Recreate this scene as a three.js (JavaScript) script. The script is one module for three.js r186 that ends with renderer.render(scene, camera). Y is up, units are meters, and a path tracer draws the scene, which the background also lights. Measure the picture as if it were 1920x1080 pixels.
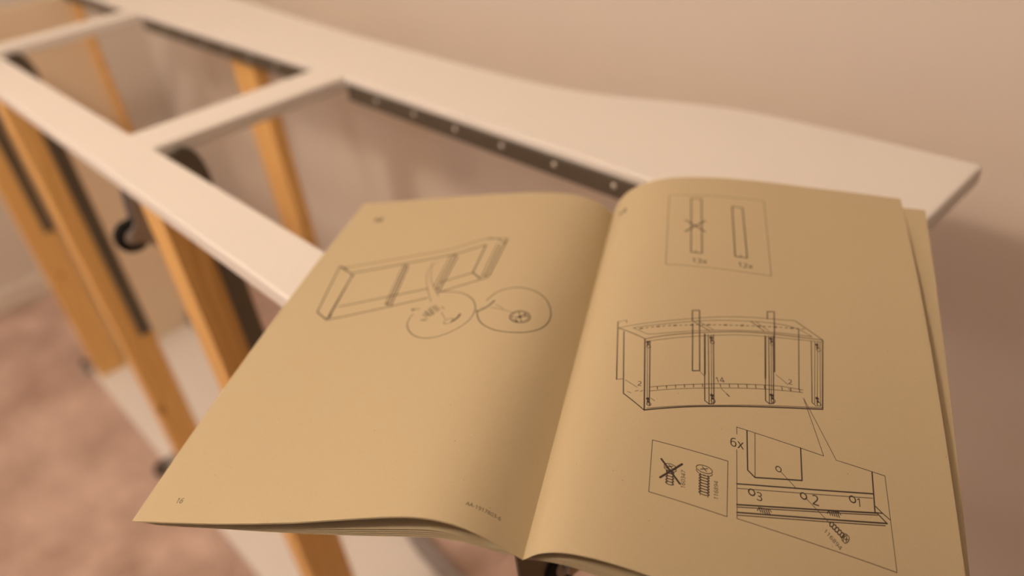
import * as THREE from 'three';
import { RoundedBoxGeometry } from 'three/addons/geometries/RoundedBoxGeometry.js';
import { mergeGeometries } from 'three/addons/utils/BufferGeometryUtils.js';
import { ImprovedNoise } from 'three/addons/math/ImprovedNoise.js';

// ---------------------------------------------------------------- camera, sky, light, exposure
const EYE = 1.174;                                   // camera height over the carpet, metres
const scene = new THREE.Scene();
const camera = new THREE.PerspectiveCamera(2 * Math.atan(540 / 1407.7) * 180 / Math.PI, 1920 / 1080, 0.02, 30);
camera.position.set(0, EYE, 0);
camera.rotation.set(-0.6091, 0.8645, -0.11876, 'YXZ');
camera.focus = 0.355;
camera.userData.fStop = 3.3;
scene.add(camera);

const renderer = new THREE.WebGLRenderer({ antialias: true });
renderer.toneMapping = THREE.LinearToneMapping;
renderer.toneMappingExposure = 1.0;
renderer.shadowMap.enabled = true;
renderer.shadowMap.type = THREE.PCFSoftShadowMap;

scene.background = new THREE.Color(0.30, 0.36, 0.52);   // overcast evening sky outside the window
scene.backgroundIntensity = 2.6;

const LAMPS = [{ x: -0.68, z: 0.88, y: 2.30, power: 3.65, label: 'round white ceiling lamp, the one nearer the booklet' },
  { x: -1.85, z: 1.35, y: 2.30, power: 1.25, label: 'round white ceiling lamp, the one farther left, near the left wall' }];
const LAMP_COLOR = 0xffead6;

// ---------------------------------------------------------------- helpers
const rnd = (seed => () => { seed = (seed * 1664525 + 1013904223) >>> 0; return seed / 4294967296; })(7);
const noise = new ImprovedNoise();
const taken = {};
const numbered = n => { const k = taken[n] = (taken[n] ?? -1) + 1; return k ? n + '_' + String(k).padStart(3, '0') : n; };
function mesh(name, geo, mat, parent = scene) {
  const m = new THREE.Mesh(geo, mat);
  m.name = numbered(name); m.castShadow = m.receiveShadow = true;
  parent.add(m); return m;
}
function group(name, x, y, z, parent = scene) {
  const g = new THREE.Group(); g.name = numbered(name); g.position.set(x, y, z); parent.add(g); return g;
}
const structure = (name, geo, mat) => { const m = mesh(name, geo, mat); m.userData.kind = 'structure'; return m; };
// box between two corners, chamfered, with uv in metres on every face (v runs along `along`)
function box(x0, x1, y0, y1, z0, z1, r = 0.001, along = 'y') {
  const w = x1 - x0, h = y1 - y0, d = z1 - z0;
  const g = r ? new RoundedBoxGeometry(w, h, d, 2, Math.min(r, w / 2.1, h / 2.1, d / 2.1)) : new THREE.BoxGeometry(w, h, d);
  g.translate((x0 + x1) / 2, (y0 + y1) / 2, (z0 + z1) / 2);
  return metreUV(g, along);
}
function metreUV(g, along = 'y', shift = 0) {
  const p = g.attributes.position, n = g.attributes.normal, uv = new Float32Array(p.count * 2);
  for (let i = 0; i < p.count; i++) {
    const q = { x: p.getX(i), y: p.getY(i), z: p.getZ(i) }, a = [Math.abs(n.getX(i)), Math.abs(n.getY(i)), Math.abs(n.getZ(i))];
    const k = a[0] >= a[1] && a[0] >= a[2] ? 'x' : a[1] >= a[2] ? 'y' : 'z';
    const rest = ['x', 'y', 'z'].filter(s => s !== k);
    const v = rest.includes(along) ? along : rest[1], u = rest.find(s => s !== v);
    uv[2 * i] = q[u] + shift + (k === 'x' ? 0.13 : 0); uv[2 * i + 1] = q[v] + shift * 1.7;
  }
  g.setAttribute('uv', new THREE.BufferAttribute(uv, 2)); return g;
}
function dataTexture(w, h, f, srgb, metres) {
  const a = new Uint8Array(w * h * 4);
  for (let y = 0; y < h; y++) for (let x = 0; x < w; x++) {
    const c = f(x / w, y / h), i = 4 * (y * w + x);
    a[i] = c[0]; a[i + 1] = c[1]; a[i + 2] = c[2]; a[i + 3] = 255;
  }
  const t = new THREE.DataTexture(a, w, h);
  t.wrapS = t.wrapT = THREE.RepeatWrapping; t.magFilter = THREE.LinearFilter; t.minFilter = THREE.LinearMipmapLinearFilter;
  t.generateMipmaps = true; if (srgb) t.colorSpace = THREE.SRGBColorSpace;
  t.repeat.set(1 / metres[0], 1 / metres[1]); t.needsUpdate = true; return t;
}
const clamp = (v, a = 0, b = 255) => Math.max(a, Math.min(b, v));
// noise that tiles with period p in both directions
const tile = (x, y, p, z) => {
  const sx = x * p, sy = y * p, f = (a, b) => noise.noise(a + 0.37, b + 0.71, z);
  return f(sx, sy) * (1 - x) * (1 - y) + f(sx - p, sy) * x * (1 - y) + f(sx, sy - p) * (1 - x) * y + f(sx - p, sy - p) * x * y;
};

// ---------------------------------------------------------------- materials
const whitePaint = new THREE.MeshPhysicalMaterial({ color: 0xeee9e2, roughness: 0.5, clearcoat: 0.12, clearcoatRoughness: 0.5,
  bumpMap: dataTexture(256, 256, (x, y) => { const v = 128 + 60 * tile(x, y, 24, 1) + 40 * tile(x, y, 60, 2); return [v, v, v]; }, false, [0.3, 0.3]), bumpScale: 0.0002 });
const panelPaint = whitePaint.clone(); panelPaint.color.set(0xecd8ba);   // cream-coloured end boards
const wallPaint = new THREE.MeshStandardMaterial({ color: 0xe2d8cb, roughness: 0.85,
  bumpMap: dataTexture(256, 256, (x, y) => { const v = 128 + 70 * tile(x, y, 40, 3) + 50 * tile(x, y, 90, 4); return [v, v, v]; }, false, [0.4, 0.4]), bumpScale: 0.0006 });
const ceilingPaint = new THREE.MeshStandardMaterial({ color: 0xf4efe6, roughness: 0.9 });
const trimPaint = new THREE.MeshStandardMaterial({ color: 0xe6dccd, roughness: 0.45 });
const carpetMap = dataTexture(1024, 1024, (x, y) => {
  const patch = tile(x, y, 5, 5) * 34 + tile(x, y, 11, 6) * 30 + tile(x, y, 30, 7) * 16, grain = (rnd() - 0.5) * 46 + tile(x, y, 170, 8) * 30;
  const v = patch + grain; return [clamp(206 + v), clamp(178 + v * 1.02), clamp(162 + v * 1.02)];
}, true, [1.1, 1.1]);
const carpetBump = dataTexture(512, 512, (x, y) => { const v = clamp(128 + tile(x, y, 120, 9) * 120 + (rnd() - 0.5) * 70 + tile(x, y, 12, 10) * 70); return [v, v, v]; }, false, [0.55, 0.55]);
const carpet = new THREE.MeshStandardMaterial({ map: carpetMap, bumpMap: carpetBump, bumpScale: 0.006, roughness: 1 });
function pineTexture(seed) {
  const knots = []; for (let i = 0; i < 5; i++) knots.push([rnd(), rnd(), 0.018 + rnd() * 0.02]);
  return dataTexture(256, 1024, (x, y) => {
    let w = x * 15 + 1.5 * noise.noise(x * 3, y * 2.2, seed) + 0.5 * noise.noise(x * 9, y * 7, seed + 3), dark = 0;
    for (const [kx, ky, kr] of knots) {
      const dx = x - kx, dy = (y - ky) * 4.2, d = Math.hypot(dx, dy * 0.8);
      w += 1.6 * Math.exp(-d * d / 0.012) * (dx > 0 ? 1 : -1); dark += Math.exp(-((d / kr) ** 4));
    }
    const ring = Math.pow(0.5 + 0.5 * Math.sin(w * 6.283), 3), fibre = noise.noise(x * 90, y * 6, seed + 5) * 9;
    const k = ring * 20 + dark * 75 + fibre;
    return [clamp(236 - k * 0.8), clamp(190 - k * 0.95), clamp(117 - k * 0.9)];
  }, true, [0.22, 0.88]);
}
const pine = [1.3, 5.7, 9.1].map(s => new THREE.MeshStandardMaterial({ map: pineTexture(s), roughness: 0.62 }));
const darkSteel = new THREE.MeshStandardMaterial({ color: 0x6f6a60, metalness: 0.75, roughness: 0.42 });
const galvanised = new THREE.MeshStandardMaterial({ color: 0xa9a6a6, metalness: 0.7, roughness: 0.45 });
const screwSteel = new THREE.MeshStandardMaterial({ color: 0xd8d4cc, metalness: 0.7, roughness: 0.4 });
const rubber = new THREE.MeshStandardMaterial({ color: 0x0c0b0a, roughness: 0.85 });
const hubPlastic = new THREE.MeshStandardMaterial({ color: 0xaaa298, roughness: 0.5 });

// ---------------------------------------------------------------- room
const XL = -2.39, XR = 1.25, ZB = -0.749, ZF = 2.6, H = 2.42, T = 0.12;
const floorGeo = new THREE.BoxGeometry(XR - XL + 2 * T, 0.08, ZF - ZB + 2 * T); floorGeo.translate((XL + XR) / 2, -0.04, (ZF + ZB) / 2);
structure('floor', metreUV(floorGeo, 'z'), carpet);
structure('ceiling', box(XL - T, XR + T, H, H + 0.1, ZB - T, ZF + T, 0, 'z'), ceilingPaint);
structure('wall_left', box(XL - T, XL, 0, H, ZB - T, ZF + T, 0), wallPaint);
structure('wall_back', box(XL, XR, 0, H, ZB - T, ZB, 0), wallPaint);
structure('wall_right', box(XR, XR + T, 0, H, ZB - T, ZF + T, 0), wallPaint);
const W = { x0: -1.7, x1: -0.3, y0: 0.85, y1: 2.05 };
structure('wall_front', mergeGeometries([box(XL, XR, 0, W.y0, ZF, ZF + T, 0), box(XL, XR, W.y1, H, ZF, ZF + T, 0),
  box(XL, W.x0, W.y0, W.y1, ZF, ZF + T, 0), box(W.x1, XR, W.y0, W.y1, ZF, ZF + T, 0)]), wallPaint);
const frameBar = (x0, x1, y0, y1) => box(x0, x1, y0, y1, ZF + 0.02, ZF + 0.08, 0.004);
const win = structure('window_1', mergeGeometries([frameBar(W.x0, W.x1, W.y0, W.y0 + 0.05), frameBar(W.x0, W.x1, W.y1 - 0.05, W.y1), frameBar(W.x0, W.x0 + 0.05, W.y0 + 0.05, W.y1 - 0.05),
  frameBar(W.x1 - 0.05, W.x1, W.y0 + 0.05, W.y1 - 0.05), frameBar(-1.02, -0.98, W.y0 + 0.05, W.y1 - 0.05)]), trimPaint);
mesh('pane', box(W.x0 + 0.04, W.x1 - 0.04, W.y0 + 0.04, W.y1 - 0.04, ZF + 0.046, ZF + 0.05, 0), new THREE.MeshPhysicalMaterial({ color: 0xffffff, transmission: 1, roughness: 0.02, thickness: 0 }), win);
// skirting boards: flat board with a rounded top edge
const skirt = (x0, x1, z0, z1) => box(x0, x1, 0, 0.065, z0, z1, 0.006);
structure('baseboard_left', skirt(XL, XL + 0.014, ZB, ZF), trimPaint);
structure('baseboard_back', skirt(XL + 0.014, XR, ZB, ZB + 0.014), trimPaint);

// tall dark wardrobe on the right, outside the picture: it keeps the right page and the wall beside it dim
const walnut = new THREE.MeshStandardMaterial({ roughness: 0.55, map: dataTexture(256, 512, (x, y) => {
  const k = 24 * Math.pow(0.5 + 0.5 * Math.sin(6.283 * (x * 9 + 1.2 * noise.noise(x * 3, y * 2, 21))), 2) + 10 * noise.noise(x * 70, y * 5, 22); return [clamp(84 - k), clamp(58 - k * 0.8), clamp(42 - k * 0.6)]; }, true, [0.4, 1.1]) });
const wardrobe = group('wardrobe', 0.92, 0, 0.28);
wardrobe.userData = { label: 'tall dark walnut wardrobe with two doors, against the right-hand wall', category: 'wardrobe' };
mesh('carcass', box(-0.28, 0.32, 0.06, 2.08, -0.9, 0.9, 0.004), walnut, wardrobe);
mesh('plinth', box(-0.25, 0.32, 0, 0.06, -0.88, 0.88, 0.002), walnut, wardrobe);
for (const z of [-0.448, 0.448]) { const d = mesh('door', box(-0.302, -0.281, 0.08, 2.06, z - 0.44, z + 0.44, 0.003), walnut, wardrobe);
  mesh('handle', box(-0.326, -0.302, 0.98, 1.14, z > 0 ? 0.05 : -0.062, z > 0 ? 0.062 : -0.05, 0.004), galvanised, d); }

// ceiling lamp: round canopy, opal bowl, and the light just under the bowl's glowing face
for (const L of LAMPS) {
  const lamp = group('ceiling_lamp', L.x, L.y, L.z);
  lamp.userData = { label: L.label, category: 'lamp', group: 'ceiling lamps' };
  mesh('canopy', new THREE.LatheGeometry([[0, 0.12], [0.17, 0.12], [0.17, 0.09], [0.165, 0.085], [0, 0.085]].map(p => new THREE.Vector2(...p)), 48), trimPaint, lamp);
  mesh('shade', new THREE.LatheGeometry([[0.155, 0.085], [0.152, 0.06], [0.13, 0.035], [0.09, 0.02], [0.04, 0.013], [0, 0.012]].map(p => new THREE.Vector2(...p)), 48),
    new THREE.MeshStandardMaterial({ color: 0xfff1dc, emissive: LAMP_COLOR, emissiveIntensity: 1.2, roughness: 0.4, side: THREE.DoubleSide }), lamp);
  const bulb = new THREE.PointLight(LAMP_COLOR, L.power, 0, 2);
  bulb.position.set(0, -0.06, 0); bulb.castShadow = true; bulb.shadow.radius = 5; bulb.shadow.mapSize.set(2048, 2048); bulb.shadow.bias = -0.0005;
  lamp.add(bulb);
}

// ---------------------------------------------------------------- the half-built cabinet
const TOP = 0.886, THICK = 0.0165, UNDER = TOP - THICK, BASE = 0.022;
const ORG = { x: -1.05, z: -0.36 };
const cabinet = group('cabinet_frame', ORG.x, 0, ORG.z);
cabinet.userData = { label: 'half-assembled white cabinet with open top frame on pine posts near the beige wall', category: 'cabinet' };
const part = (name, geo, mat, parent = cabinet) => { if (parent === cabinet) geo.translate(-ORG.x, 0, -ORG.z); return mesh(name, geo, mat, parent); };

function slab(outline, holes, y0, thick, bevel = 0.003) {
  const s = outline;
  s.holes = holes;
  const g = new THREE.ExtrudeGeometry(s, { depth: thick - 2 * bevel, bevelEnabled: true, bevelSize: bevel, bevelThickness: bevel, bevelOffset: -bevel, bevelSegments: 3, curveSegments: 24 });
  g.translate(0, 0, bevel); g.rotateX(-Math.PI / 2); g.translate(0, y0, 0);
  return metreUV(g, 'x');
}
const V2 = (x, z) => new THREE.Vector2(x, -z);
// top: straight front, wavy back edge
const topShape = new THREE.Shape();
topShape.moveTo(-0.141, 0.1625); topShape.lineTo(-1.985, 0.1625); topShape.lineTo(-1.985, 0.607);
topShape.splineThru([[-1.75, -0.604], [-1.55, -0.597], [-1.29, -0.581], [-0.962, -0.562], [-0.755, -0.557], [-0.60, -0.557], [-0.532, -0.561], [-0.479, -0.571], [-0.43, -0.586], [-0.385, -0.599], [-0.335, -0.608], [-0.25, -0.6105], [-0.1435, -0.6085]].map(p => V2(...p)));
topShape.lineTo(-0.141, 0.606);
function bay(x0, x1, zb0, zb1) {                      // a rounded opening in the top
  const r = 0.004, zf = -0.2145, h = new THREE.Path();
  h.moveTo(x0 + r, -zf); h.lineTo(x1 - r, -zf); h.quadraticCurveTo(x1, -zf, x1, -zf + r);
  h.lineTo(x1, -zb1 - r); h.quadraticCurveTo(x1, -zb1, x1 - r, -zb1);
  h.lineTo(x0 + r, -zb0); h.quadraticCurveTo(x0, -zb0, x0, -zb0 - r); h.lineTo(x0, -zf + r); h.quadraticCurveTo(x0, -zf, x0 + r, -zf);
  return h;
}
const BAYS = [[-0.789, -0.215, -0.4515, -0.4435], [-1.408, -0.851, -0.446, -0.452], [-1.925, -1.455, -0.4515, -0.446]];
part('top_frame', slab(topShape, BAYS.map(b => bay(...b)), UNDER, THICK), whitePaint);
// perforated steel track along the back of each opening, with its screws
for (const [x0, x1, za, zb] of BAYS) {
  const a = Math.atan2(zb - za, x1 - x0), len = Math.hypot(x1 - x0, zb - za) - 0.012, cx = (x0 + x1) / 2, cz = (za + zb) / 2 + 0.0022;
  const g = new RoundedBoxGeometry(len, 0.0195, 0.004, 2, 0.0008); metreUV(g, 'x'); g.rotateY(-a); g.translate(cx, TOP - 0.0175, cz);
  const t = part('perforated_track', g, darkSteel);
  const n = Math.floor(len / 0.0706);
  for (let i = 0; i < n; i++) {
    const x = x1 - 0.154 - 0.0706 * i + (x1 === -0.215 ? 0 : 0.05); if (x < x0 + 0.02) break;
    const s = new THREE.LatheGeometry([[0, 0.0018], [0.0012, 0.0016], [0.0024, 0.0008], [0.0027, 0]].map(p => new THREE.Vector2(...p)).reverse(), 16);
    s.rotateX(Math.PI / 2); s.rotateY(-a); s.translate(x, TOP - 0.0153, cz + 0.0018 + Math.tan(a) * (x - cx)); s.translate(-ORG.x, 0, -ORG.z);
    mesh('screw', s, screwSteel, t);
  }
}
// base panel on the carpet: straight front, wavy back with a bright steel strip let in along it
const baseBack = [[-1.85, -0.47], [-1.55, -0.49], [-1.25, -0.485], [-1.05, -0.455], [-0.84, -0.392], [-0.73, -0.378], [-0.6, -0.38], [-0.4, -0.39], [-0.145, -0.385]];
const baseShape = new THREE.Shape();
baseShape.moveTo(-0.145, 0.159); baseShape.lineTo(-1.85, 0.159); baseShape.lineTo(-1.85, 0.47);
baseShape.splineThru(baseBack.slice(1).map(p => V2(...p)));
part('base_panel', slab(baseShape, [], 0, BASE), whitePaint);
{ const c = new THREE.SplineCurve(baseBack.map(p => V2(...p))), s = new THREE.Shape(), pts = c.getPoints(80);
  s.setFromPoints([...pts.map(p => new THREE.Vector2(p.x, p.y)), ...pts.reverse().map(p => new THREE.Vector2(p.x, p.y + 0.03))]);
  part('metal_strip', slab(s, [], 0.0, BASE + 0.004, 0.0015), galvanised); }
// pine posts with dark steel rails on their inner face
function post(x0, x1, z0, z1, mat, strip) {
  const p = part('post', box(x0, x1, BASE, UNDER, z0, z1, 0.002), mat);
  if (strip) { const g = box(x1 - 0.001, x1 + 0.004, strip, UNDER - 0.002, z0 + 0.002, z0 + 0.023, 0.0012); g.translate(-ORG.x, 0, -ORG.z); mesh('steel_rail', g, darkSteel, p); }
}
post(-1.842, -1.797, -0.228, -0.167, pine[0], 0.424);
post(-1.284, -1.233, -0.219, -0.167, pine[1], 0.424);
post(-0.734, -0.682, -0.223, -0.168, pine[2], 0.424);
post(-0.197, -0.147, -0.272, -0.218, pine[0], 0.424);
post(-1.13, -1.058, -0.482, -0.460, pine[1]);
post(-1.862, -1.812, -0.467, -0.455, pine[2]);
// end panels between front and back posts
part('end_panel', box(-1.85, -1.838, BASE, UNDER, -0.455, -0.228, 0.0015), panelPaint);
part('end_panel', box(-0.159, -0.147, BASE, UNDER, -0.455, -0.272, 0.0015), panelPaint);
// rounded steel plates screwed to the cross rails beside the posts
for (const x of [-0.7865, -1.4055]) {
  const s = new THREE.Shape();
  s.moveTo(0.219, 0); s.lineTo(0.255, 0); s.lineTo(0.257, 0.075); s.quadraticCurveTo(0.254, 0.112, 0.238, 0.112); s.lineTo(0.219, 0.108); s.lineTo(0.219, 0);
  const g = new THREE.ExtrudeGeometry(s, { depth: 0.005, bevelEnabled: true, bevelSize: 0.001, bevelThickness: 0.001, bevelSegments: 2, curveSegments: 10 });
  g.rotateY(Math.PI / 2); g.translate(x, 0.765, 0);
  part('corner_plate', metreUV(g), darkSteel);
}
// casters: rubber wheel, hub, tapered bracket and mounting plate; drawn with the hub at the origin and the axle along x
const tyreGeo = new THREE.LatheGeometry([[0.0092, -0.006], [0.0168, -0.0062], [0.0186, -0.004], [0.0192, 0], [0.0186, 0.004], [0.0168, 0.0062], [0.0092, 0.006], [0.0092, -0.006]].map(p => new THREE.Vector2(...p)), 40); tyreGeo.rotateZ(Math.PI / 2);
const hubGeo = new THREE.LatheGeometry([[0, -0.007], [0.004, -0.007], [0.005, -0.0066], [0.009, -0.0062], [0.0093, -0.003], [0.0093, 0.003], [0.009, 0.0062], [0.005, 0.0066], [0.004, 0.007], [0, 0.007]].map(p => new THREE.Vector2(...p)), 32); hubGeo.rotateZ(Math.PI / 2);
function cheek(dir) {
  const s = new THREE.Shape();
  s.moveTo(-0.004, 0.004); s.lineTo(0.0065, 0.018); s.lineTo(0.009, 0.045); s.lineTo(0.016, 0.062); s.lineTo(0.016, 0.079); s.lineTo(0.036, 0.079); s.lineTo(0.036, -0.027); s.lineTo(0.026, -0.025); s.lineTo(0.005, -0.007); s.quadraticCurveTo(-0.005, -0.006, -0.004, 0.004);
  const g = new THREE.ExtrudeGeometry(s, { depth: 0.002, bevelEnabled: true, bevelSize: 0.0005, bevelThickness: 0.0005, bevelSegments: 1 });
  g.rotateY(Math.PI / 2); g.translate(dir > 0 ? 0.0085 : -0.0105, 0, 0);
  return g;
}
const bracketGeo = mergeGeometries([cheek(1), cheek(-1)]);
const plateGeo = new RoundedBoxGeometry(0.05, 0.003, 0.03, 2, 0.001); plateGeo.translate(0, 0.078, -0.024);
function caster(x, y, z, upsideDown, label) {
  const c = group('caster', x - ORG.x, y, z - ORG.z, cabinet);
  mesh('tyre', tyreGeo, rubber, c); mesh('hub', hubGeo, hubPlastic, c); mesh('bracket', bracketGeo, galvanised, c);
  mesh('mounting_plate', plateGeo, galvanised, c);
  if (upsideDown) c.rotation.z = Math.PI;
}
caster(-0.825, 0.790, -0.1685);
caster(-0.205, 0.779, -0.187);
part('end_bracket', box(-0.2035, -0.2005, 0.765, UNDER, -0.176, -0.152, 0.001), darkSteel);
caster(-1.43, 0.790, -0.1685);
function floorCaster(x, z, turn) {
  const c = group('floor_caster', x - ORG.x, 0.0192, z - ORG.z, cabinet);
  mesh('tyre', tyreGeo, rubber, c); mesh('hub', hubGeo, hubPlastic, c);
  const b = new RoundedBoxGeometry(0.02, 0.012, 0.03, 2, 0.001); b.translate(0, 0.006, -0.022);
  mesh('bracket', b, galvanised, c); c.rotation.y = turn;
}
floorCaster(-1.378, -0.147, 0);
floorCaster(-1.885, -0.155, -Math.PI / 2);
part('foot_bracket', mergeGeometries([box(-1.837, -1.80, BASE, BASE + 0.003, -0.436, -0.414, 0.001), box(-1.837, -1.834, BASE, BASE + 0.035, -0.436, -0.414, 0.001)]), galvanised);

// ---------------------------------------------------------------- the booklet
const S0 = new THREE.Vector3(-0.1537666, EYE - 0.2751749, -0.11917888);
const D = new THREE.Vector3(-0.53015457, -0.01111038, -0.84782822), E = new THREE.Vector3(0.84788055, 0, -0.5301873), N = new THREE.Vector3(-0.00589058, 0.99993828, -0.00942028);
// cross-sections of the sheets in millimetres (across, up), from the fold outwards: at the near end and at the far end
const NL = [[0, 0], [-8.5, 6.5], [-17.2, 12.6], [-26.7, 17], [-37, 18.8], [-47.6, 18.3], [-58, 16.2], [-68.3, 13.4], [-78.5, 10.5], [-88.8, 7.5], [-99, 4.5], [-109.3, 1.6], [-119.7, -0.9], [-130.1, -3.4], [-140.5, -5.7], [-150.9, -7.9], [-161.4, -9.9], [-171.9, -11.7], [-182.4, -13.5], [-193, -15.2], [-203.5, -17]];
const FL = [[0, 0], [-7.1, 7.1], [-15.8, 12.1], [-25.5, 14.9], [-35.6, 16.3], [-45.8, 16.7], [-56, 16.5], [-66.2, 16], [-76.4, 15.1], [-86.6, 14.1], [-96.8, 13.2], [-107, 12.2], [-117.1, 11.1], [-127.3, 9.9], [-137.5, 8.7], [-147.6, 7.6], [-157.8, 6.5], [-168, 5.4], [-178.2, 4.3], [-188.3, 3.2], [-198.5, 2.1]];
const NR = [[0, 0], [7.7, 6.1], [17, 8.9], [27, 8.7], [37, 6.9], [46.8, 4.2], [56.5, 1], [66, -2.4], [75.6, -6], [85.1, -9.7], [94.5, -13.5], [103.9, -17.5], [113.2, -21.5], [122.5, -25.7], [131.7, -29.9], [141, -34.2], [150.1, -38.7], [159.2, -43.3], [168.3, -47.9], [177.3, -52.6], [186.4, -57.2]];
const FR = [[0, 0], [3.5, 9.4], [9.4, 17.5], [17.4, 23.4], [26.7, 27.4], [36.5, 30], [46.7, 31.3], [56.8, 31.7], [67.1, 31.7], [77.3, 31.3], [87.5, 30.6], [97.6, 29.8], [107.8, 28.7], [118, 27.5], [128.1, 26.2], [138.3, 25], [148.4, 23.9], [158.6, 22.7], [168.7, 21.5], [178.9, 20.2], [189, 19]];
// lower bundles
const NLa = [[0, -0.7], [-4, 0.2], [-9.5, 2.5], [-17, 4.9], [-27, 8.7], [-36, 10.4], [-45, 10], [-62, 6.7], [-96, -0.6], [-124, -5.7], [-154, -10.9], [-180, -15], [-201, -18]];
const NLb = [[0, -2.6], [-5, -1.2], [-10, 0.9], [-17, 3.2], [-25, 5.1], [-35, 5.9], [-45, 4.8], [-55, 2.9], [-89, -3.4], [-125, -9], [-155, -13], [-180, -16.6], [-200, -19]];
const FLa = [[0, -0.6], [-7, 4], [-16, 7.6], [-26, 9.6], [-38, 10.6], [-52, 10.6], [-70, 9.6], [-90, 8.3], [-112, 7], [-136, 5], [-160, 3.2], [-180, 1.8], [-197, 0.8]];
const FLb = [[0, -2.6], [-7, 1], [-16, 4], [-26, 5.8], [-38, 6.6], [-52, 6.4], [-70, 5.4], [-90, 4.3], [-112, 3], [-136, 1.5], [-160, 0.4], [-180, -0.4], [-196, -1]];
const NRa = [[0, -0.7], [5, 0.8], [11.4, 2], [19, 2.6], [29, 0], [40, -4], [54, -9], [75, -16], [95, -22], [118, -30.5], [140, -38.8], [165, -49.6], [188, -60]];
const NRb = [[0, -2.2], [5, -0.9], [11.2, -0.3], [19, -0.6], [29, -3.8], [40, -8], [54, -13], [75, -20], [95, -25], [118, -33], [140, -41], [165, -51.6], [187.5, -62]];
const FRa = [[0, -0.5], [2, 5.5], [6, 12], [13, 18], [23, 22.5], [36, 26], [54, 28], [78, 27.6], [104, 25.8], [130, 23.4], [156, 20.8], [182, 18.4], [202.5, 16.5]];
const FRb = [[0, -2.2], [2, 2.5], [6, 8], [13, 13.5], [23, 18], [36, 21.4], [54, 23.4], [78, 23.4], [104, 22], [130, 19.8], [156, 17.4], [182, 15.4], [201.5, 14]];
const curve = (P, u) => {
  const m = P.length - 1, x = clamp(u, 0, 1) * m, i = Math.min(Math.floor(x), m - 1), t = x - i;
  const f = k => { const b = P[i][k], c = P[i + 1][k], a = i > 0 ? P[i - 1][k] : 2 * b - c, d = i < m - 1 ? P[i + 2][k] : 2 * c - b;
    return 0.5 * (2 * b + (c - a) * t + (2 * a - 5 * b + 4 * c - d) * t * t + (3 * b - a - 3 * c + d) * t * t * t); };
  return [f(0), f(1)];
};
const evenly = P => {                                    // re-space a profile evenly along its length
  const s = [0]; for (let i = 0; i < 400; i++) { const a = curve(P, i / 400), b = curve(P, (i + 1) / 400); s.push(s[i] + Math.hypot(b[0] - a[0], b[1] - a[1])); }
  const out = []; for (let k = 0; k <= 20; k++) { const w = s[400] * k / 20; let i = 0; while (i < 399 && s[i + 1] < w) i++; out.push(curve(P, (i + (w - s[i]) / (s[i + 1] - s[i])) / 400)); }
  return out;
};
const blend = (A, B, k) => A.map((a, i) => [a[0] * (1 - k) + B[i][0] * k, a[1] * (1 - k) + B[i][1] * k]);
function sheet(near, far, bow, left, mats, name, { drop = 0, reach = 1, thick = 0.00012, inset = 0, farInset = 0, sag = 0 } = {}) {
  const NU = 64, NV = 28, pos = [], uv = [], idx = [], at = (u, v) => {
    const a = curve(near, u * reach), b = curve(far, u * reach), k = 4 * v * (1 - v) * u * u;
    return new THREE.Vector3().addScaledVector(D, (0.297 - farInset) * v + inset * (1 - v)).addScaledVector(E, (a[0] * (1 - v) + b[0] * v) / 1000).addScaledVector(N, (a[1] * (1 - v) + b[1] * v + bow * k - drop * Math.min(1, u * 6) - sag * (1 - v) ** 3 * Math.min(1, u * 12)) / 1000);
  };
  const grid = [];
  for (let j = 0; j <= NV; j++) { grid[j] = []; for (let i = 0; i <= NU; i++) { const u = Math.pow(i / NU, 1.5); grid[j][i] = { p: at(u, j / NV), u: left ? 1 - u : u, v: j / NV }; } }
  const push = (q, dy) => { pos.push(q.p.x + N.x * dy, q.p.y + N.y * dy, q.p.z + N.z * dy); uv.push(q.u, q.v); return pos.length / 3 - 1; };
  const face = (rows, dy, flip) => {
    const id = rows.map(r => r.map((q, i) => push(q, Array.isArray(dy) ? dy[rows.indexOf(r)] : dy)));
    for (let j = 0; j < id.length - 1; j++) for (let i = 0; i < id[0].length - 1; i++) {
      const a = id[j][i], b = id[j][i + 1], c = id[j + 1][i + 1], d = id[j + 1][i];
      flip ? idx.push(a, c, b, a, d, c) : idx.push(a, b, c, a, c, d);
    }
  };
  face(grid, 0, left); const top = idx.length;
  face(grid, -thick, !left);
  face([grid[0], grid[0].slice()], [-thick, 0], left);
  face([grid[NV], grid[NV].slice()], [0, -thick], left);
  const edge = grid.map(r => r[NU]); face([edge, edge.slice()], [-thick, 0], left);
  const g = new THREE.BufferGeometry();
  g.setAttribute('position', new THREE.Float32BufferAttribute(pos, 3)); g.setAttribute('uv', new THREE.Float32BufferAttribute(uv, 2)); g.setIndex(idx);
  g.computeVertexNormals();
  g.addGroup(0, top, 0); g.addGroup(top, idx.length - top, 1);
  return mesh(name, g, mats, booklet);
}

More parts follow.
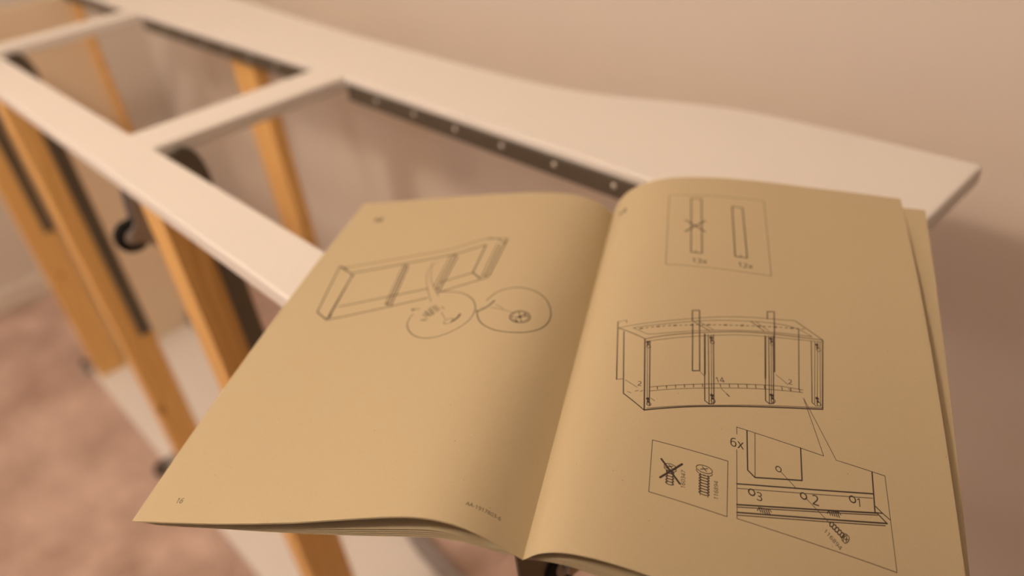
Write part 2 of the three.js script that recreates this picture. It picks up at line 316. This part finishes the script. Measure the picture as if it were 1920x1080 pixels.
// paper and print
const PX = 2048 / 297;                                    // canvas pixels per millimetre
function paperCanvas(draw) {
  const c = document.createElement('canvas'); c.width = 1448; c.height = 2048;
  const g = c.getContext('2d');
  g.fillStyle = PAPER; g.fillRect(0, 0, c.width, c.height);
  for (let i = 0; i < 26000; i++) {                       // recycled pulp: short pale and dark fibres
    g.strokeStyle = rnd() < 0.5 ? 'rgba(120,90,50,0.06)' : 'rgba(255,240,205,0.07)'; g.lineWidth = 0.8 + rnd();
    const x = rnd() * c.width, y = rnd() * c.height, a = rnd() * 6.283, l = 2 + rnd() * 9;
    g.beginPath(); g.moveTo(x, y); g.lineTo(x + Math.cos(a) * l, y + Math.sin(a) * l); g.stroke();
  }
  for (let i = 0; i < 60; i++) { g.fillStyle = 'rgba(80,55,30,0.35)'; g.beginPath(); g.arc(rnd() * c.width, rnd() * c.height, 0.8 + rnd() * 1.2, 0, 7); g.fill(); }
  if (draw) { g.scale(PX, PX); g.lineCap = g.lineJoin = 'round'; g.strokeStyle = g.fillStyle = INK; draw(pen(g)); }
  const t = new THREE.CanvasTexture(c); t.colorSpace = THREE.SRGBColorSpace; t.anisotropy = 8; return t;
}
const PAPER = '#c5b490', INK = '#3b2f28';
function pen(g) {
  const line = (w, ...xy) => { g.lineWidth = w > 0.45 ? 0.45 + (w - 0.45) * 0.72 : w; g.beginPath(); g.moveTo(xy[0], xy[1]); for (let i = 2; i < xy.length; i += 2) g.lineTo(xy[i], xy[i + 1]); g.stroke(); };
  const loop = (w, ...xy) => { g.lineWidth = w; g.beginPath(); const n = xy.length / 2, m = i => [(xy[2 * (i % n)] + xy[2 * ((i + 1) % n)]) / 2, (xy[2 * (i % n) + 1] + xy[2 * ((i + 1) % n) + 1]) / 2];
    g.moveTo(...m(0)); for (let i = 1; i <= n; i++) g.quadraticCurveTo(xy[2 * (i % n)], xy[2 * (i % n) + 1], ...m(i)); g.stroke(); };
  const arc = (w, ...xy) => { g.lineWidth = w; g.beginPath(); g.moveTo(xy[0], xy[1]); const n = xy.length / 2;
    for (let i = 1; i < n - 1; i++) { const e = i === n - 2; g.quadraticCurveTo(xy[2 * i], xy[2 * i + 1], e ? xy[2 * i + 2] : (xy[2 * i] + xy[2 * i + 2]) / 2, e ? xy[2 * i + 3] : (xy[2 * i + 1] + xy[2 * i + 3]) / 2); } g.stroke(); };
  const text = (s, x, y, size, turn = 0, bold = false, align = 'center') => { g.save(); g.translate(x, y); g.rotate(turn); g.font = (bold ? 'bold ' : '') + size + 'px sans-serif'; g.textAlign = align; g.textBaseline = 'middle'; g.fillText(s, 0, 0); g.restore(); };
  const dot = (x, y, r) => { g.beginPath(); g.arc(x, y, r, 0, 7); g.fill(); };
  const ring = (w, x, y, r) => { g.lineWidth = w; g.beginPath(); g.arc(x, y, r, 0, 7); g.stroke(); };
  // a small machine screw seen from the side: head at (x, y), shaft running along `turn`
  const screw = (x, y, turn, len, r) => { g.save(); g.translate(x, y); g.rotate(turn); g.lineWidth = 0.35;
    g.beginPath(); g.ellipse(0, 0, r * 0.75, r * 1.5, 0, 0, 7); g.stroke(); g.beginPath(); g.ellipse(r * 0.5, 0, r * 0.8, r * 1.5, 0, -1.57, 1.57); g.stroke();
    line(0.4, -r * 0.3, -r * 0.6, r * 0.2, r * 0.7); line(0.4, -r * 0.4, r * 0.4, r * 0.3, -r * 0.4);
    for (let s = r * 1.5; s < len; s += 1.45) { g.lineWidth = 0.42; g.beginPath(); g.ellipse(s, 0, 0.75, r * 0.95, 0, 0, 7); g.stroke(); }
    line(0.3, r, -r * 0.7, len, -r * 0.7); line(0.3, r, r * 0.7, len, r * 0.7); g.restore(); };
  return { g, line, loop, arc, text, dot, ring, screw };
}
function leftPrint({ g, line, loop, arc, text, dot }) {
  text('18', 25, 28.6, 8, 0, true);
  text('16', 21.4, 284.6, 4.2);
  text('AA-1917803-6', 187.2, 284.3, 2.7);
  const t = 0.95;
  line(t, 21.7, 89.5, 29, 140.2, 39.8, 148.1, 36.6, 100.1, 21.7, 89.5); line(0.7, 36.8, 100.4, 40.6, 146.5); line(t, 24.2, 90.4, 29.6, 94.6);
  line(t, 40, 148.1, 78, 137.9, 104.4, 130.8); line(t, 109.3, 126, 139.5, 113.4, 140.8, 109);
  line(t, 42.4, 135, 71.6, 127.4, 100.8, 120.8); line(t, 108.3, 114.6, 127.7, 106.2);
  arc(0.6, 30, 90.6, 68.5, 82, 103.5, 75.8, 114.6, 69, 126.4, 64, 141.3, 66.6); arc(t, 36.4, 97.8, 71.6, 89.8, 105.9, 83, 118, 77, 127.2, 72.9);
  line(t, 30, 90.6, 26, 92); line(0.8, 126.4, 64.2, 141.3, 66.8); line(0.6, 134, 66.5, 140.5, 72);
  line(t, 141.3, 67, 141.1, 76.1, 140.6, 110.5); line(0.6, 135.5, 72.1, 135.2, 112.3); line(t, 138.3, 74, 137.9, 111.4); line(t, 127.4, 73.5, 127.7, 106.2, 134.9, 113.4);
  line(0.6, 72.1, 91, 76, 134.5); line(t, 76.3, 93, 80.9, 136.6); line(t, 74.2, 92, 78.4, 135.6);
  line(0.6, 104.5, 82.3, 104.7, 119); line(t, 110.2, 85, 110.3, 124); line(t, 107.4, 84, 107.5, 121.8);
  arc(0.3, 97, 88.9, 92.5, 96, 95, 107.5, 100.6, 121.3, 108.6, 135.3); arc(0.3, 93.6, 91, 96.5, 104, 103, 117.5, 111.9, 129.9);
  arc(0.5, 109.3, 125.3, 122.1, 125.6, 134.1, 132.2, 141.6, 143, 142.6, 154.2, 137.9, 163.4, 128.6, 170, 118.7, 172, 108.4, 168, 101, 159.5, 99, 152.1, 100.2, 146.5);
  arc(0.55, 146.6, 138, 149.2, 130.9, 155.5, 126, 164.5, 123.6, 175.5, 125.8, 183.9, 132, 188.6, 143.4, 187, 154.8, 180.8, 163, 173.2, 167.2, 162.2, 168.2, 152, 163.2, 145.4, 155, 143.2, 147.5);
  arc(0.95, 144, 148.7, 149, 146.2, 151.7, 138.5); line(0.25, 153.7, 142.5, 159.9, 146.5); line(0.25, 151.4, 145.3, 165.6, 149.3); line(0.25, 144.5, 145.5, 146.5, 144.8);
  g.lineWidth = 0.5; g.beginPath(); g.ellipse(171, 152.5, 6, 5.6, -0.5, 0, 7); g.stroke(); g.lineWidth = 0.35; g.beginPath(); g.ellipse(171, 152.5, 4.9, 4.5, -0.5, 0, 7); g.stroke();
  line(0.4, 166.6, 153.5, 171, 152.6, 175.4, 151); line(0.4, 169.5, 148.6, 171, 152.6, 173, 156.8); line(0.4, 173.2, 148.6, 171, 152.6, 168.4, 156.2); dot(171, 152.6, 1); dot(170, 157, 0.8); dot(173.6, 150.2, 0.7);
  line(0.6, 97.7, 142.2, 102.8, 141.6); line(0.6, 99, 141, 97.7, 142.2, 99.3, 143.2); line(0.4, 117.8, 141, 120.4, 143.6); line(0.25, 119.6, 146.6, 125, 154.6);
  for (const [a, b, c, d] of [[108, 153.4, 111.9, 153.8], [107.4, 147.6, 111.4, 150.4], [107.8, 144.9, 113.8, 149.8], [109.5, 141.8, 115, 148.4], [111.6, 139.9, 117.2, 145.6]]) { line(0.6, a, b, c, d); line(0.3, a + 1, b - 1.2, c + 1.2, d - 1); }
  arc(1.3, 130, 157.2, 133.2, 154.4, 133.2, 150.6); g.lineWidth = 0.35; g.beginPath(); g.ellipse(127.8, 156.6, 3, 2.3, -0.5, 0, 7); g.stroke();
  for (const [x, y] of [[37, 101.2], [40.8, 144.4], [74.3, 92.3], [77.3, 134.2], [107.6, 83.4], [108, 121.8], [137.6, 111], [140.2, 71.4]]) dot(x, y, 0.95);
}
function rightPrint({ g, line, loop, arc, text, dot, ring, screw }) {
  text('19', 20.6, 26.4, 8, 0, true);
  // crossed-out and right number of boards
  line(0.3, 56.6, 22.4, 119.8, 22.4, 121.4, 95.6, 57.2, 97.6, 56.6, 22.4);
  line(0.7, 71.6, 26.2, 78.4, 26.2, 79.4, 84, 72.6, 84, 71.6, 26.2); line(0.8, 98.6, 32.6, 105.4, 32.6, 107.2, 83, 99.8, 83, 98.6, 32.6);
  line(0.3, 75, 83.8, 75.6, 82, 76.4, 83.8); line(0.3, 102.6, 82.8, 103.2, 81, 104, 82.8);
  line(1, 68.2, 51.1, 81.2, 62.3); line(1, 81.2, 50.8, 68.4, 63.4);
  text('13x', 77.8, 91.2, 6); text('12x', 105.8, 89.8, 6);
  // the cabinet with its boards hooked on
  arc(0.3, 32.4, 154.8, 49.4, 150.6, 73.6, 142.5, 88.7, 137.3, 106, 133, 119.5, 130.9, 133.4, 128.4); line(0.45, 133.4, 128.4, 148.6, 138.2);
  line(0.45, 32.4, 154.8, 48.6, 163.2); arc(0.45, 48.6, 163.2, 58.9, 158.7, 81.2, 151.3, 100, 145.7, 115.2, 142.7, 126.6, 141, 148.6, 138.2); arc(0.3, 49.8, 165, 66.4, 158.7, 85, 152.6, 100, 148, 115.2, 144.8, 147.8, 139.8);
  arc(0.3, 41.1, 155, 58.5, 150, 74.4, 144.4, 88.7, 140, 107.9, 135.7, 121, 133.6, 135.3, 133.2, 142.6, 137.5); arc(0.3, 41.1, 155, 47, 158, 50.3, 159.8, 66.2, 154.6, 84.2, 148.8, 116.1, 140.8, 142.6, 137.5);
  for (let i = 0; i < 30; i++) { const k = i / 29, x = 45 + 92 * k, y = 155.4 - 27 * k + 5.2 * k * k; line(i % 3 ? 0.4 : 0.9, x, y, x + 1.5, y - 0.5); }
  line(0.45, 74.4, 143.9, 84.2, 149.2); line(0.3, 77, 142.9, 86.5, 148); line(0.45, 107.9, 135.9, 115.3, 141.1); line(0.3, 110.5, 135.2, 118, 140.3);
  line(0.3, 36.8, 150.8, 36.6, 148.5, 31.4, 149.4); line(0.65, 31.4, 149.4, 35.1, 194.8); line(0.3, 35.1, 194.8, 38.7, 194);
  line(0.6, 35.8, 157.8, 39.6, 204.1, 51.1, 212.9); line(0.8, 48.4, 163.6, 51.2, 212.6); line(0.6, 51.3, 164.2, 53.6, 209.3); line(0.3, 49.9, 164.9, 52.5, 209.5);
  arc(0.75, 51.1, 212.9, 68, 206.4, 85.2, 200.8, 113.3, 192.3, 144.9, 184); arc(0.3, 52.4, 211.4, 71.5, 204.4, 92, 198, 113.3, 191.4, 145, 183);
  line(0.75, 148.6, 138.2, 144.9, 184); line(0.3, 145.6, 140.1, 142.1, 182.9); line(0.45, 142, 140.9, 139.4, 181.7, 141.4, 183.1); line(0.3, 147, 140, 143.8, 182.4); line(0.3, 144, 140.5, 140.8, 182);
  line(0.65, 74.6, 143.9, 74.4, 135.7, 78.5, 134.7, 79.2, 179.4, 75.3, 180.5, 74.8, 146);
  line(0.55, 81.5, 152.5, 82.1, 198.2, 84.4, 199.6, 86.9, 198.7, 86.5, 151.7); line(0.45, 83.6, 152.4, 84.4, 199.5); line(0.3, 85.3, 152, 85.7, 199.1); line(1, 81.7, 152.5, 82, 181);
  line(0.6, 117.6, 131.4, 117.8, 125.8, 121.8, 124.8, 120.1, 168.3); line(0.5, 121.6, 133, 120.4, 160);
  line(0.55, 115.8, 144.4, 114.3, 188.3, 116.3, 189.6, 118.6, 188.7, 120.5, 143.1); line(0.45, 117.8, 143.9, 116.3, 189.6); line(0.3, 119.3, 143.4, 117.4, 189.1); line(1, 115.9, 145, 114.8, 174);
  line(0.45, 135.3, 133.7, 132.8, 175.6);
  arc(0.3, 53.3, 197.3, 67.5, 192.3, 81.6, 187.6, 99.4, 182.3, 114.6, 178.4, 124.7, 176.2, 134.8, 175.4); arc(0.3, 53.4, 199.9, 67.6, 194.7, 85.1, 189.2, 114.5, 180.6, 134.7, 177);
  for (let i = 0; i < 17; i++) { const k = i / 16, x = 57 + 76 * k, y = 196 - 28.5 * k + 8 * k * k; line(0.4, x, y, x + 0.2, y + 1.8); }
  for (const [a, b, c, d] of [[90.8, 188, 95, 191.6], [54, 204.4, 56.2, 205.8], [79.4, 179.8, 81.7, 182.3], [120.7, 169.9, 127, 174.4], [39.8, 194.8, 46.6, 198.9], [41.6, 202.5, 43.6, 203.2], [45.6, 201.6, 47.4, 200.8], [48.4, 201.4, 49.6, 200.4], [127, 176.8, 128.6, 178]]) line(0.28, a, b, c, d);
  line(0.6, 93.6, 190.4, 95, 191.6);
  text('2', 47.7, 196.2, 4.6); text('14', 90, 182.6, 4.6, -0.28); text('2', 128.3, 172.4, 4.6);
  for (const [x, y] of [[50.1, 166.4], [52.6, 206.3], [85.2, 155.2], [85.8, 194.8], [119, 146.8], [117.7, 184.9], [145, 143.6], [142.4, 179.3]]) { dot(x, y - 1, 0.95); dot(x + 0.2, y + 0.8, 0.75); ring(0.35, x + 0.7, y + 2.2, 1.1); }
  // enlarged corner
  line(0.3, 134.9, 180.4, 143.2, 210.8, 98.6, 209.1, 98.6, 213.2); line(0.3, 98.4, 222.1, 98, 257.6, 175, 255.4, 174.5, 211.2, 149.6, 211, 134.9, 180.4);
  text('6x', 98.5, 217.8, 7);
  line(0.7, 103.9, 209.4, 103.7, 231.3, 107.2, 234, 131, 227.6, 131.4, 210.3); line(0.3, 108, 209.6, 107.3, 234);
  ring(0.45, 119.3, 225.6, 1.35); line(0.3, 120.3, 226.6, 127.4, 232.4); ring(0.6, 105.4, 242.2, 1.5); ring(0.6, 131.2, 235.3, 1.5); ring(0.6, 156.1, 228.7, 1.5);
  line(0.7, 98.2, 240.3, 167.2, 222.4); line(0.3, 98.2, 242.6, 166.6, 224.7); line(0.75, 167.9, 211.5, 167.1, 231.6);
  line(0.75, 98, 250.8, 168.4, 231.2); line(0.4, 98, 252, 168.4, 232.2); line(0.75, 98, 254.6, 172.8, 234.6); line(0.4, 98, 255.9, 171.7, 236);
  line(0.6, 168.4, 231.5, 172.8, 234.7); line(0.5, 167.7, 228.3, 170.9, 230.4, 174.4, 232.3); line(0.5, 167.2, 231.4, 171, 230.5);
  text('3', 109.2, 242.8, 6); text('2', 137.2, 234.8, 7); text('1', 159.4, 229.6, 5.6);
  for (const [x, y] of [[111.3, 249.3], [146, 238.9]]) { for (let i = -2; i < 3; i++) line(0.55, x + i * 1.1 - 0.4, y + i * -0.1 - 1, x + i * 1.1 + 0.4, y + i * -0.1 + 1); line(0.4, x - 3.4, y + 1, x - 2.6, y - 0.6, x + 2.6, y - 1.6, x + 3.4, y - 0.6); }
  line(0.3, 132.3, 236, 143.7, 244.4); screw(151, 249, Math.atan2(-4.4, -6.4), 8.2, 1.5); text('116894', 144.6, 250.9, 3, 0.68);
  // crossed-out short screw and the right longer screw
  line(0.3, 56.4, 229.8, 93.9, 229.8, 93.2, 258.3, 56.3, 258.3, 56.4, 229.8);
  screw(65.8, 242, Math.PI / 2, 9, 2); line(1.2, 61.3, 239.2, 70.7, 249.5); line(1.2, 71.5, 238.8, 61.2, 249.2); text('160347', 71.7, 246.6, 2.9, -Math.PI / 2);
  screw(82.3, 238, Math.PI / 2, 14, 2.6); text('116894', 87.6, 247, 2.9, -Math.PI / 2);
}
const paperOf = map => new THREE.MeshStandardMaterial({ map, roughness: 0.88, side: THREE.DoubleSide });
const blank = paperOf(paperCanvas(null)), leftPaper = paperOf(paperCanvas(leftPrint)), rightPaper = paperOf(paperCanvas(rightPrint));

const booklet = group('booklet', S0.x, S0.y, S0.z);
booklet.userData = { label: 'open cream paper assembly manual with line drawings, lying on the white frame', category: 'booklet' };
const eNL = evenly(NL), eFL = evenly(FL), eNR = evenly(NR), eFR = evenly(FR);
sheet(NL, FL, 4.3, true, [leftPaper, blank], 'page');
sheet(eNL, eFL, 4.3, true, [blank, blank], 'page', { drop: 0.7, reach: 0.985 });
const A = [evenly(NLa), evenly(FLa)], B = [evenly(NLb), evenly(FLb)];
[0, 0.3, 0.55, 0.8, 1].forEach((k, i) => sheet(blend(A[0], B[0], k), blend(A[1], B[1], k), 3, true, [blank, blank], i === 4 ? 'cover' : 'page', { reach: 1 - 0.008 * i, inset: 0.003, sag: 3.4 }));
sheet(NR, FR, 10.2, false, [rightPaper, blank], 'page');
const C = [evenly(NRa), evenly(FRa)], F = [evenly(NRb), evenly(FRb)];
[0, 0.35, 0.7, 1].forEach((k, i) => sheet(blend(C[0], F[0], k), blend(C[1], F[1], k), 5, false, [blank, blank], i === 3 ? 'cover' : 'page', { reach: 1 - 0.006 * i, inset: 0.002, farInset: 0.01, sag: 1.6 }));

renderer.render(scene, camera);
